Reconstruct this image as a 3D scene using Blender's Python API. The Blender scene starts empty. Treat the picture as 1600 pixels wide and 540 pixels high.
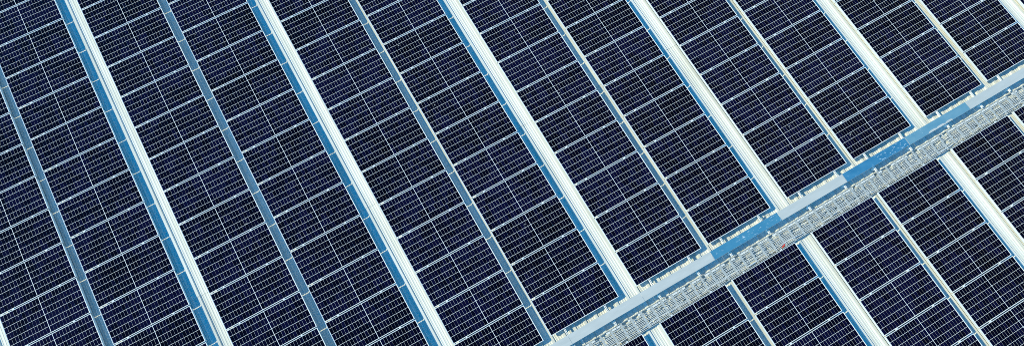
import bpy, bmesh, math, random
from mathutils import Vector, Matrix
random.seed(7)
R = math.radians
scene = bpy.context.scene
C = scene.collection

# ------------------------------------------------------------------ camera
# heights: roof pan z = 0, rib crest z = 0.035, top of the solar panels z = ZP
ZP = 0.225
CAMPOS = Vector((7.2687, -19.8330, 19.7088 + ZP))
ROT = Matrix(((0.86798345, -0.49634358, 0.01574133),
              (0.46584749, 0.82481511, 0.32041559),
              (-0.17201991, -0.27078237, 0.94714627)))      # world -> camera
FPX = 1235.0                                                 # focal length in px of a 1600 px wide frame
cam_data = bpy.data.cameras.new('camera')
cam = bpy.data.objects.new('camera', cam_data); C.objects.link(cam)
cam.matrix_world = Matrix.Translation(CAMPOS) @ ROT.transposed().to_4x4()
cam_data.sensor_width = 36.0
cam_data.lens = 36.0 * FPX / 1600.0
cam_data.clip_start = 0.1; cam_data.clip_end = 2000
scene.camera = cam

# ------------------------------------------------------------------ world and sun
TRAVEL = Vector((1.05, -0.40, -1.0)).normalized()             # the way sunlight travels
sv = -TRAVEL
world = bpy.data.worlds.new('World'); scene.world = world; world.use_nodes = True
wn = world.node_tree.nodes; wl = world.node_tree.links
bg = wn['Background']
sky = wn.new('ShaderNodeTexSky'); sky.sky_type = 'NISHITA'; sky.sun_disc = False
sky.sun_elevation = math.asin(sv.z); sky.sun_rotation = math.atan2(sv.x, sv.y)
sky.air_density = 1.0; sky.dust_density = 0.2; sky.ozone_density = 2.5
hsv = wn.new('ShaderNodeHueSaturation'); hsv.inputs['Saturation'].default_value = 1.75; hsv.inputs['Hue'].default_value = .494
wl.new(sky.outputs[0], hsv.inputs['Color']); wl.new(hsv.outputs[0], bg.inputs[0])
bg.inputs[1].default_value = 0.15
sun_d = bpy.data.lights.new('sun', 'SUN'); sun_d.energy = 2.5; sun_d.angle = R(0.53)
sun_d.color = (1.0, 0.90, 0.58)
sun = bpy.data.objects.new('sun', sun_d); C.objects.link(sun)
sun.rotation_euler = TRAVEL.to_track_quat('-Z', 'Y').to_euler(); sun.location = (0, 0, 30)
vs = scene.view_settings
vs.view_transform = 'Standard'; vs.look = 'None'; vs.exposure = 0.95; vs.gamma = 1.0
vs.use_curve_mapping = False
scene.cycles.pixel_filter_type = 'BLACKMAN_HARRIS'; scene.cycles.filter_width = 0.9
scene.cycles.use_denoising = False; scene.cycles.use_adaptive_sampling = False       # the denoiser smears the fine cell grid

# ------------------------------------------------------------------ materials
def new_mat(name, col, rough=0.5, spec=0.5, metal=0.0):
    m = bpy.data.materials.new(name); m.use_nodes = True
    b = m.node_tree.nodes['Principled BSDF']
    b.inputs['Base Color'].default_value = (*col, 1); b.inputs['Roughness'].default_value = rough
    b.inputs['Specular IOR Level'].default_value = spec; b.inputs['Metallic'].default_value = metal
    return m, m.node_tree.nodes, m.node_tree.links, b
def ramp(nd, stops):
    r = nd.new('ShaderNodeValToRGB'); e = r.color_ramp.elements
    while len(e) < len(stops): e.new(0.5)
    for i, (p, c) in enumerate(stops): e[i].position = p; e[i].color = (*c, 1)
    return r
def noise(nd, lk, scale, stretch=(1, 1, 1), detail=4, space='Position', rnd=False):
    if space == 'Position': src = nd.new('ShaderNodeNewGeometry').outputs['Position']
    else: src = nd.new('ShaderNodeTexCoord').outputs['Object']
    mp = nd.new('ShaderNodeMapping'); mp.inputs['Scale'].default_value = stretch
    lk.new(src, mp.inputs[0])
    n = nd.new('ShaderNodeTexNoise'); n.inputs['Scale'].default_value = scale; n.inputs['Detail'].default_value = detail
    lk.new(mp.outputs[0], n.inputs['Vector'])
    return n

def mat_roof():
    m, nd, lk, b = new_mat('painted_roof_sheet', (.78, .8, .76), .42, .5)
    n = noise(nd, lk, 1.3, (6, .35, 1), 6)
    r = ramp(nd, [(.30, (.56, .58, .51)), (.62, (.71, .725, .655))])
    lk.new(n.outputs[0], r.inputs[0])
    oi = nd.new('ShaderNodeObjectInfo')
    mr = nd.new('ShaderNodeMapRange'); mr.inputs[3].default_value = .93; mr.inputs[4].default_value = 1.0
    lk.new(oi.outputs['Random'], mr.inputs[0])
    mx = nd.new('ShaderNodeMixRGB'); mx.blend_type = 'MULTIPLY'; mx.inputs[0].default_value = 1
    lk.new(r.outputs[0], mx.inputs[1]); lk.new(mr.outputs[0], mx.inputs[2])
    lk.new(mx.outputs[0], b.inputs['Base Color'])
    n2 = noise(nd, lk, 9, (1, .25, 1), 3)
    r2 = ramp(nd, [(.3, (.34,) * 3), (.7, (.52,) * 3)]); lk.new(n2.outputs[0], r2.inputs[0])
    lk.new(r2.outputs[0], b.inputs['Roughness'])
    return m
def mat_cells():
    m, nd, lk, b = new_mat('silicon_cells', (.003, .003, .015), .18, .06)
    g = nd.new('ShaderNodeNewGeometry'); oi = nd.new('ShaderNodeObjectInfo')
    ad = nd.new('ShaderNodeMath'); ad.operation = 'ADD'
    lk.new(g.outputs['Random Per Island'], ad.inputs[0]); lk.new(oi.outputs['Random'], ad.inputs[1])
    wnz = nd.new('ShaderNodeTexWhiteNoise'); wnz.noise_dimensions = '1D'; lk.new(ad.outputs[0], wnz.inputs['W'])
    n = noise(nd, lk, 1.7, (1, 1, 1), 2)
    ad2 = nd.new('ShaderNodeMath'); ad2.operation = 'MULTIPLY_ADD'; ad2.inputs[1].default_value = .45
    lk.new(wnz.outputs[0], ad2.inputs[0]); lk.new(n.outputs[0], ad2.inputs[2])
    ad3 = nd.new('ShaderNodeMath'); ad3.operation = 'MULTIPLY_ADD'; ad3.inputs[1].default_value = .22
    lk.new(oi.outputs['Random'], ad3.inputs[0]); lk.new(ad2.outputs[0], ad3.inputs[2]); ad2 = ad3
    r = ramp(nd, [(.40, (.0006, .0003, .002)), (.80, (.0012, .0009, .0065)), (1.0, (.0028, .0024, .018))])
    lk.new(ad2.outputs[0], r.inputs[0])
    vo = nd.new('ShaderNodeTexVoronoi'); vo.inputs['Scale'].default_value = 1.6           # stray specks of dirt
    lk.new(nd.new('ShaderNodeNewGeometry').outputs['Position'], vo.inputs['Vector'])
    lt = nd.new('ShaderNodeMath'); lt.operation = 'LESS_THAN'; lt.inputs[1].default_value = .028; lk.new(vo.outputs['Distance'], lt.inputs[0])
    sm = nd.new('ShaderNodeMath'); sm.operation = 'MULTIPLY'; lk.new(lt.outputs[0], sm.inputs[0])
    sr = nd.new('ShaderNodeSeparateColor'); lk.new(vo.outputs['Color'], sr.inputs[0]); lk.new(sr.outputs[0], sm.inputs[1])
    mx = nd.new('ShaderNodeMixRGB'); mx.inputs[2].default_value = (.35, .35, .32, 1)
    lk.new(sm.outputs[0], mx.inputs[0]); lk.new(r.outputs[0], mx.inputs[1]); lk.new(mx.outputs[0], b.inputs['Base Color'])
    return m
def mat_galv(name, a, c, rough=.45, scale=18):
    m, nd, lk, b = new_mat(name, a, rough, .5, 0.0)
    n = noise(nd, lk, scale, (.5, 2.2, 1), 5); r = ramp(nd, [(.3, a), (.7, c)])
    lk.new(n.outputs[0], r.inputs[0]); lk.new(r.outputs[0], b.inputs['Base Color'])
    return m
def mat_film(name, base, dark, scuff):
    m, nd, lk, b = new_mat(name, base, .38, .5)
    n = noise(nd, lk, 3.5, (1, 1.6, 1), 5); r = ramp(nd, [(.35, dark), (.65, base)]); lk.new(n.outputs[0], r.inputs[0])
    n2 = noise(nd, lk, 13, (.8, 1.8, 1), 7); r2 = ramp(nd, [(scuff, (0, 0, 0)), (scuff + .09, (1, 1, 1))]); lk.new(n2.outputs[0], r2.inputs[0])
    n3 = noise(nd, lk, 1.4, (1, 1, 1), 2); r3 = ramp(nd, [(.45, (0, 0, 0)), (.62, (1, 1, 1))]); lk.new(n3.outputs[0], r3.inputs[0])
    mu = nd.new('ShaderNodeMath'); mu.operation = 'MULTIPLY'; lk.new(r2.outputs[0], mu.inputs[0]); lk.new(r3.outputs[0], mu.inputs[1])
    mx = nd.new('ShaderNodeMixRGB'); mx.inputs[2].default_value = (.50, .60, .62, 1)
    lk.new(mu.outputs[0], mx.inputs[0]); lk.new(r.outputs[0], mx.inputs[1]); lk.new(mx.outputs[0], b.inputs['Base Color'])
    bp = nd.new('ShaderNodeBump'); bp.inputs['Strength'].default_value = .25; bp.inputs['Distance'].default_value = .004
    lk.new(n.outputs[0], bp.inputs['Height']); lk.new(bp.outputs[0], b.inputs['Normal'])
    return m
M = {}
M['roof'] = mat_roof()
M['block_slab'] = new_mat('light_block_slab', (.45, .46, .45), .8)[0]
M['cells'] = mat_cells()
M['back'] = new_mat('white_backsheet', (.77, .78, .73), .35, .3)[0]
M['frame'] = mat_galv('anodised_frame', (.66, .68, .65), (.76, .77, .74), .38, 6)
M['channel'] = mat_galv('edge_channel_metal', (.60, .62, .58), (.68, .70, .65), .5, 6)
M['rail'] = mat_galv('white_rail', (.74, .75, .70), (.84, .85, .80), .4, 9)
M['plate'] = mat_galv('grey_plate', (.45, .46, .415), (.51, .515, .465), .48, 5)
M['grate'] = mat_galv('galvanised_grating', (.33, .36, .335), (.46, .49, .46), .42, 14)
M['film_mid'] = mat_film('film_mid', (.06, .225, .33), (.045, .195, .305), .60)
M['film_deep'] = mat_film('film_deep', (.05, .205, .33), (.032, .165, .285), .585)
M['film_pale'] = mat_film('film_pale', (.15, .30, .36), (.11, .26, .335), .64)
M['teal'] = new_mat('teal_plastic', (.02, .30, .26), .5)[0]
M['red'] = new_mat('red_plastic', (.65, .06, .03), .5)[0]
M['cable'] = new_mat('white_cable', (.75, .75, .70), .5)[0]

# ------------------------------------------------------------------ helpers
def box(bm, x0, x1, y0, y1, z0, z1):
    v = [bm.verts.new(c) for c in ((x0, y0, z0), (x1, y0, z0), (x1, y1, z0), (x0, y1, z0),
                                   (x0, y0, z1), (x1, y0, z1), (x1, y1, z1), (x0, y1, z1))]
    for f in ((0, 3, 2, 1), (4, 5, 6, 7), (0, 1, 5, 4), (1, 2, 6, 5), (2, 3, 7, 6), (3, 0, 4, 7)):
        bm.faces.new([v[i] for i in f])
def mesh(name, bm, mat):
    me = bpy.data.meshes.new(name); bm.to_mesh(me); bm.free(); me.materials.append(mat); return me
def link(name, data, parent=None, loc=(0, 0, 0)):
    o = bpy.data.objects.new(name, data); C.objects.link(o); o.location = loc
    if parent: o.parent = parent
    return o
def tag(o, label, cat, group=None):
    o['label'] = label; o['category'] = cat
    if group: o['group'] = group
    return o
def tube(bm, pts, rad, n=6):
    rings = []
    for i, p in enumerate(pts):
        d = (pts[min(i + 1, len(pts) - 1)] - pts[max(i - 1, 0)]).normalized()
        a = d.cross(Vector((0, 0, 1))); a = a.normalized() if a.length > 1e-4 else Vector((1, 0, 0)); b = d.cross(a)
        rings.append([bm.verts.new(p + (a * math.cos(t) + b * math.sin(t)) * rad) for t in (2 * math.pi * k / n for k in range(n))])
    for r0, r1 in zip(rings, rings[1:]):
        for k in range(n): bm.faces.new((r0[k], r0[(k + 1) % n], r1[(k + 1) % n], r1[k]))
    bm.faces.new(rings[0][::-1]); bm.faces.new(rings[-1])
def project(x, y, z):
    c = ROT @ (Vector((x, y, z)) - CAMPOS)
    return 800 + FPX * c.x / -c.z, 270 - FPX * c.y / -c.z
ORD = ['zeroth', 'first', 'second', 'third', 'fourth', 'fifth', 'sixth', 'seventh', 'eighth', 'ninth', 'tenth',
       'eleventh', 'twelfth', 'thirteenth', 'fourteenth', 'fifteenth', 'sixteenth', 'seventeenth', 'eighteenth']

# ------------------------------------------------------------------ layout (metres)
LEN, WID, PITCH = 1.973, 0.991, 1.02            # panel across the row, panel along the row, spacing along the row
GN, GW = 0.2125, 0.5296                       # narrow and wide gaps between rows
PER = 2 * LEN + GN + GW
WALK = 1.03                                   # extra spacing at the walkway
Y_UP = -18.35                                 # end of the upper field
Y_LOW = -18 * PITCH - WALK - 0.01             # start of the lower field
def row_x(g): return (g // 2) * PER + (GN if g % 2 == 0 else GN + LEN + GW)
RIB = PER / 15.0
RIB0 = 17.404
SEAM = -13.11

# ------------------------------------------------------------------ roof: trapezoidal sheets
roof_bm = bmesh.new(); box(roof_bm, -6.5, 31.5, -31, 3, -.5, -.03)  # unseen slab added under the sheets to block light
roof = link('roof', mesh('roof', roof_bm, M['block_slab'])); roof['kind'] = 'structure'
def profile():
    p = [(0, .035), (.036, .035), (.056, .0)]
    pan0, pan1 = .056, RIB - .056
    for k in range(3):
        c = pan0 + (pan1 - pan0) * (k + .5) / 3 + 0.0
        p += [(c - .017, 0), (c - .007, .006), (c + .007, .006), (c + .017, 0)]
    p += [(RIB - .056, 0), (RIB - .036, .035), (RIB, .035)]
    return p
def sheet_mesh(ylen, lip):
    pts = []
    for k in range(3):
        for i, (x, z) in enumerate(profile()):
            if k and i == 0: continue
            pts.append((x + k * RIB, z))
    bm = bmesh.new(); th = .003
    rows = []
    for y in (0, -ylen):
        rows.append(([bm.verts.new((x, y, z)) for x, z in pts], [bm.verts.new((x, y, z - th)) for x, z in pts]))
    n = len(pts)
    for i in range(n - 1):
        bm.faces.new((rows[0][0][i], rows[1][0][i], rows[1][0][i + 1], rows[0][0][i + 1]))
        bm.faces.new((rows[0][1][i], rows[0][1][i + 1], rows[1][1][i + 1], rows[1][1][i]))
        bm.faces.new((rows[1][0][i], rows[1][1][i], rows[1][1][i + 1], rows[1][0][i + 1]))
    bmesh.ops.recalc_face_normals(bm, faces=bm.faces)
    return mesh('roof_sheet', bm, M['roof'])
up_me = sheet_mesh(3 - SEAM, True); low_me = sheet_mesh(31 + SEAM + .25, False)
k0 = math.floor((-6 - RIB0) / RIB / 3); x = RIB0 + 3 * RIB * k0
while x < 30.5:
    link('roof_sheet', up_me, roof, (x, 3, .007 + random.uniform(0, .002)))
    link('roof_sheet', low_me, roof, (x, SEAM + .25, random.uniform(-.001, .001)))
    x += 3 * RIB

# ------------------------------------------------------------------ one solar panel
FH = .020
def panel_meshes():
    hx, hy = LEN / 2, WID / 2; lip = .010
    bm = bmesh.new()                                          # hollow aluminium frame
    box(bm, -hx, hx, -hy, -hy + lip, -FH, 0); box(bm, -hx, hx, hy - lip, hy, -FH, 0)
    box(bm, -hx, -hx + lip, -hy + lip, hy - lip, -FH, -.0003); box(bm, hx - lip, hx, -hy + lip, hy - lip, -FH, -.0003)
    fr = mesh('frame', bm, M['frame'])
    bm = bmesh.new(); box(bm, -hx + lip, hx - lip, -hy + lip, hy - lip, -.012, -.005)
    bk = mesh('backsheet', bm, M['back'])
    bm = bmesh.new()                                          # 6 strings of 2 x 12 half cells
    mx, my, mid = .018, .012, .012
    sp = (WID - 2 * my) / 6; cp = ((LEN - 2 * mx - mid) / 2) / 12
    for s in range(6):
        tg = .0018 if s % 2 == 0 else .0031
        y0 = -hy + my + s * sp + .0033; y1 = y0 + sp - .0066
        for h in (0, 1):
            bx0 = -hx + mx if h == 0 else mid / 2
            for c in range(12):
                x0 = bx0 + c * cp + tg / 2; x1 = x0 + cp - tg
                if c == 0: x0 -= tg / 2
                if c == 11: x1 += tg / 2
                v = [bm.verts.new(q) for q in ((x0, y0, -.0042), (x1, y0, -.0042), (x1, y1, -.0042), (x0, y1, -.0042))]
                bm.faces.new(v)
    ce = mesh('cells', bm, M['cells'])
    bm = bmesh.new(); box(bm, -.02, .02, -.014, .014, -FH, .0005); box(bm, -.02, .02, -.018, .018, .0008, .003)
    cl = mesh('clamp', bm, M['channel'])
    bm = bmesh.new(); box(bm, -.003, 0, -hy + .002, hy - .07, -.13, -FH - .0005); box(bm, -.03, -.003, -hy + .002, hy - .07, -FH - .004, -FH - .0005)  # shade-side channel, cut short at one end to let sun slivers past
    ec = mesh('edge_channel', bm, M['rail'])  # coloured whiter than the sunlit-side channel to bounce light into the narrow gaps
    bm = bmesh.new(); box(bm, 0, .003, -hy - .006, hy + .006, -.085, -FH - .0005); box(bm, .003, .03, -hy + .002, hy - .002, -FH - .004, -FH - .0005)
    el = mesh('edge_channel', bm, M['channel'])
    return fr, bk, ce, cl, ec, el
fr_me, bk_me, ce_me, cl_me, ec_me, el_me = panel_meshes()
RAILS = (.37, 1.555)                                          # rail offsets from a row's left edge

def in_view(x0, y1, pad=0.0):
    for i in range(12):
        for k in range(8):
            px, py = project(x0 + LEN * i / 11, y1 - WID * k / 7, ZP)
            if -pad <= px <= 1600 + pad and -pad * .8 <= py <= 540 + pad * .8: return True
    return False
def add_panel(x0, y1, label, group):
    e = link('solar_panel', None, None, (x0 + LEN / 2 + random.uniform(-.003, .003), y1 - WID / 2, ZP + random.uniform(-.002, .002)))
    e.empty_display_size = .2
    e.rotation_euler = (R(random.uniform(-.12, .12)), R(random.uniform(-.12, .12)), R(random.uniform(-.05, .05)))
    tag(e, label, 'solar panel', group)
    link('frame', fr_me, e); link('backsheet', bk_me, e)
    link('edge_channel', ec_me, e, (LEN / 2 - .004, 0, 0))
    link('edge_channel', el_me, e, (-LEN / 2 + .004, 0, 0))
    c = link('cells', ce_me, e); c['kind'] = 'stuff'
    for rx in RAILS: link('clamp', cl_me, e, (rx - LEN / 2 + random.uniform(-.01, .01), WID / 2 + .0145, 0))
first_row = min(g for g in range(-4, 14) if any(in_view(row_x(g), -j * PITCH - .0145 - (WALK if j >= 18 else 0)) for j in range(-3, 30)))
vis_rows = []
for g in range(-4, 14):
    x0 = row_x(g)
    rows = []
    for j in range(-3, 30):
        y1 = -j * PITCH - .0145 - (WALK if j >= 18 else 0)
        rows.append((j, y1, in_view(x0, y1), in_view(x0, y1, 70)))
    up = [r for r in rows if r[0] < 18 and r[2]]; low = [r for r in rows if r[0] >= 18 and r[2]]
    if up or low: vis_rows.append(g)
    rn = ORD[g - first_row + 1] if 0 <= g - first_row < 18 else ''
    for j, y1, v, w in rows:
        if not w: continue
        if v and j < 18:
            if up[-1][0] == 17: lab = 'navy solar panel, %s up from the walkway in the %s row from the left' % (ORD[18 - j], rn)
            else: lab = 'navy solar panel, %s down from the top in the %s row from the left' % (ORD[j - up[0][0] + 1], rn)
            grp = 'solar panels above the walkway'
        elif v:
            lab = 'navy solar panel, %s below the walkway in the %s row from the left' % (ORD[j - 17], rn); grp = 'solar panels below the walkway'
        else:
            if not (up or low): lab = 'solar panel out of frame beyond the %s corner, %s of its row' % ('left' if g < first_row else 'upper right', ORD[j + 4] if j < 14 else 'one')
            elif j < 18 and up and j < up[0][0]: lab = 'solar panel out of frame off the top of the %s row, %s out' % (rn, ORD[up[0][0] - j])
            elif j >= 18 and low and j > low[-1][0]: lab = 'solar panel out of frame off the foot of the %s row, %s out' % (rn, ORD[j - low[-1][0]])
            else: lab = 'solar panel out of frame off the lower end of the %s row, %s out' % (rn, ORD[j - (up or low)[-1][0]] if j > (up or low)[-1][0] else ORD[(low or up)[0][0] - j])
            grp = 'solar panels just outside the picture'
        add_panel(x0, y1, lab, grp)

# ------------------------------------------------------------------ mounting rails under the rows
def rail(x, ya, yb, label, group, ends):
    e = link('mounting_rail', None, None, (x, ya, ZP - FH)); tag(e, label, 'mounting rail', group)
    L = yb - ya
    bm = bmesh.new(); s = .021; t = .004
    box(bm, -s, s, 0, L, -.046, -.042); box(bm, -s, -s + t, 0, L, -.042, -.001); box(bm, s - t, s, 0, L, -.042, -.001)
    box(bm, -s + t, -.007, 0, L, -.005, -.0012); box(bm, .007, s - t, 0, L, -.005, -.0012)
    link('channel', mesh('channel', bm, M['rail']), e)
    n = max(2, int(L / 1.5))
    for i in range(n):
        y = .09 + (L - .18) * i / (n - 1)
        link('foot', foot_me, e, (0, y, -.046))
    if ends:
        o = link('earthing_clip', clip_me, e, (.034 + random.uniform(0, .02), Y_UP - ya - .105 + random.uniform(-.02, .02), -.03)); o['label'] = 'small teal plastic clip beside the rail'
        o.rotation_euler = (0, 0, random.uniform(-.6, .6))
bm = bmesh.new(); box(bm, -.03, .03, -.03, .03, -(ZP - FH - .046 - .043), 0)
foot_me = mesh('foot', bm, M['rail'])
bm = bmesh.new(); box(bm, -.012, .012, -.014, .014, -.02, .006); box(bm, -.022, -.008, -.006, .006, -.012, .0)
clip_me = mesh('earthing_clip', bm, M['teal'])
for g in vis_rows:
    rn = ORD[g - first_row + 1]
    for i, off in enumerate(RAILS):
        side = ('left', 'right')[i]
        xx = row_x(g) + off + random.uniform(-.015, .015)
        rail(xx, -18.905 + random.uniform(-.015, .01), 2.5, 'white mounting rail under the %s row from the left, the %s one of two' % (rn, side), 'mounting rails above the walkway', True)
        if g >= 4:
            rail(xx, -30, Y_LOW - .03, 'white rail below the walkway under the %s row from the left, %s of two' % (rn, side), 'mounting rails below the walkway', False)

# ------------------------------------------------------------------ walkway cover plates
PY0, PY1 = -18.775, -18.532                   # lower and upper edges of the plates
PZ = ZP + .09
bm = bmesh.new(); box(bm, -.022, .022, -.115, .115, -.108, -.0035); sup_me = mesh('support', bm, M['rail'])
def plate(x0, x1, label, film=None, scallop=False):
    e = link('cover_plate', None, None, (x0, (PY0 + PY1) / 2, PZ)); tag(e, label, 'cover plate', 'walkway cover plates')
    w = (PY1 - PY0) / 2; L = x1 - x0 - .006
    bm = bmesh.new()
    box(bm, 0, L, -w, w, -.003, 0); box(bm, 0, L, -w, -w + .003, -.045, -.0032); box(bm, 0, L, w - .003, w, -.045, -.0032)
    pp = link('plate', mesh('plate', bm, M['plate']), e)
    for g in vis_rows:
        for off in RAILS:
            sx = row_x(g) + off - x0
            if .05 < sx < L - .05: link('support', sup_me, pp, (sx, 0, 0))
    if film:
        bm = bmesh.new()
        n = 240; t = .0012
        holes = [(.80, .30), (1.08, .32), (1.36, .26)] if scallop else []
        loX = []
        for i in range(n + 1):
            xx = .006 + (L - .012) * i / n; lo = -w + .002
            for c, l in holes:
                u = abs(xx - c) / (l / 2)
                if u < 1: lo = max(lo, -w + .002 + .052 * (1 - u ** 3.5) ** .6)
            loX.append((xx, lo))
        tv = [(bm.verts.new((a, lo, t)), bm.verts.new((a, w - .002, t))) for a, lo in loX]
        bv = [(bm.verts.new((a, lo, .0002)), bm.verts.new((a, w - .002, .0002))) for a, lo in loX]
        for i in range(n):
            bm.faces.new((tv[i][0], tv[i + 1][0], tv[i + 1][1], tv[i][1]))
            bm.faces.new((bv[i][0], bv[i + 1][0], tv[i + 1][0], tv[i][0]))
        o = link('protective_film', mesh('protective_film', bm, M[film]), pp); o['label'] = 'blue protective film stuck on the plate'
    o = e
    return e
PX = [14.165 + 2.112 * k for k in range(-4, 8)]
def pl(k): return PX[k + 4], PX[k + 5]
plate(*pl(-3), 'grey walkway cover plate lying beyond the bottom edge of the photo')
plate(*pl(-2), 'grey walkway cover plate cut by the bottom edge of the photo')
plate(*pl(-1), 'grey walkway cover plate just left of the first blue plate')
plate(*pl(0), 'blue walkway cover plate with grey plates at both of its ends', 'film_mid')
plate(*pl(1), 'grey walkway cover plate between the two blue stretches')
plate(*pl(2), 'deep blue scuffed walkway plate, first of two blue ones in a row', 'film_deep')
plate(*pl(3), 'paler blue walkway plate with grey peeled patches along its lower edge', 'film_pale', True)
plate(*pl(4), 'grey walkway cover plate at the right edge of the photo')
plate(*pl(5), 'grey walkway cover plate beyond the right edge of the photo')

# ------------------------------------------------------------------ slotted grating planks beside the plates
GY1, GY0 = -18.925, -19.385
GZ = .128
def grating(x0, L, label):
    e = link('grating_plank', None, None, (x0, 0, GZ)); tag(e, label, 'grating plank', 'slotted grating planks')
    for ya, yb in ((GY1 - .014, GY1), (GY0, GY0 + .012)):
        bm = bmesh.new(); box(bm, 0, L, ya, yb, -.09, .004)
        link('side_rail', mesh('side_rail', bm, M['grate']), e)
    nx = round(L / .30)
    bm = bmesh.new(); box(bm, -.026, .026, GY0 + .012, GY1 - .014, -.012, .0006); cb = mesh('cross_bar', bm, M['grate'])
    for i in range(nx):
        link('cross_bar', cb, e, (.15 + .30 * i, 0, 0))
    for ya, yb in ((-19.042, -19.016), (-19.276, -19.250)):
        bm = bmesh.new(); box(bm, 0, L, ya, yb, -.014, -.0004); link('flat_bar', mesh('flat_bar', bm, M['grate']), e)
    bm = bmesh.new()
    for yc in (-19.082, -19.120, -19.158, -19.196, -19.228, -19.312, -19.345):
        for i in range(nx + 1):
            xa = max(.0, -.15 + .30 * i + .026); xb = min(L, .15 + .30 * i - .026)
            j = random.uniform(-.005, .005)
            if random.random() < .05: continue
            if random.random() < .12: xa += random.uniform(.03, .1)
            if random.random() < .08: xb -= random.uniform(.03, .1)
            box(bm, xa, xb, yc - .0065 + j, yc + .0065 + j, -.065, random.uniform(-.012, .010))
    for i in range(nx + 1):                                      # short plates in the upper slot row
        xa = max(.0, -.15 + .30 * i + .026); xb = min(L, .15 + .30 * i - .026); q = xa + (xb - xa) * random.uniform(.3, .7)
        if random.random() < .8: box(bm, xa + .008, q - .008, -18.998, -18.952, -.012, .003)
        if random.random() < .8: box(bm, q + .008, xb - .008, -18.998, -18.952, -.012, .003)
    o = link('slats', mesh('slats', bm, M['channel']), e); o['kind'] = 'stuff'
names = ['first', 'second', 'third', 'fourth', 'fifth']
gx = 9.6
grating(gx - 3.0, 2.992, 'slotted grey grating plank lying beyond the bottom edge of the photo')
for i in range(5):
    grating(gx + 3.0 * i, 2.992, 'slotted grey grating plank, %s of five counted up from the bottom edge' % names[i])
grating(gx + 15, 2.992, 'slotted grey grating plank lying beyond the right edge of the photo')

# ------------------------------------------------------------------ small things on the walkway
bm = bmesh.new(); pts = []
for i in range(60):
    t = i / 59; a = t * 2 * math.pi * 2.3
    pts.append(Vector((.10 * math.cos(a) * (1 - .25 * t) + .05 * t, .038 * math.sin(a), .012 + .02 * t)))
pts.append(Vector((.22, -.01, .008)))
tube(bm, pts, .007)
tag(link('cable_loop', mesh('cable_loop', bm, M['cable']), None, (15.90, -18.44, .05)), 'loose white cable loop beside the blue plate', 'cable')
bm = bmesh.new(); box(bm, -.05, .05, -.011, .011, -.005, .012); box(bm, -.02, .075, .008, .022, -.003, .009)
o = link('cable_tie', mesh('cable_tie', bm, M['red']), None, (15.97, -19.345, GZ + .006)); o.rotation_euler = (0, 0, .3)
tag(o, 'small red plastic tie lying on the grating', 'cable tie')

def long_cable(yc, amp, label):
    bm = bmesh.new(); pts = []; x = 9.2; ph = random.uniform(0, 6)
    while x < 25.5:
        pts.append(Vector((x, yc + amp * (math.sin(x * 3.1 + ph) + .6 * math.sin(x * 7.7 + 2 * ph) + .5 * math.sin(x * 1.1)), GZ + .017 + .006 * math.sin(x * 5 + ph)))); x += .06
    tube(bm, pts, .0075, 6)
    tag(link('cable', mesh('cable', bm, M['cable'])), label, 'cable')
long_cable(-19.30, .018, 'thin white cable wandering along the lower edge of the grating')
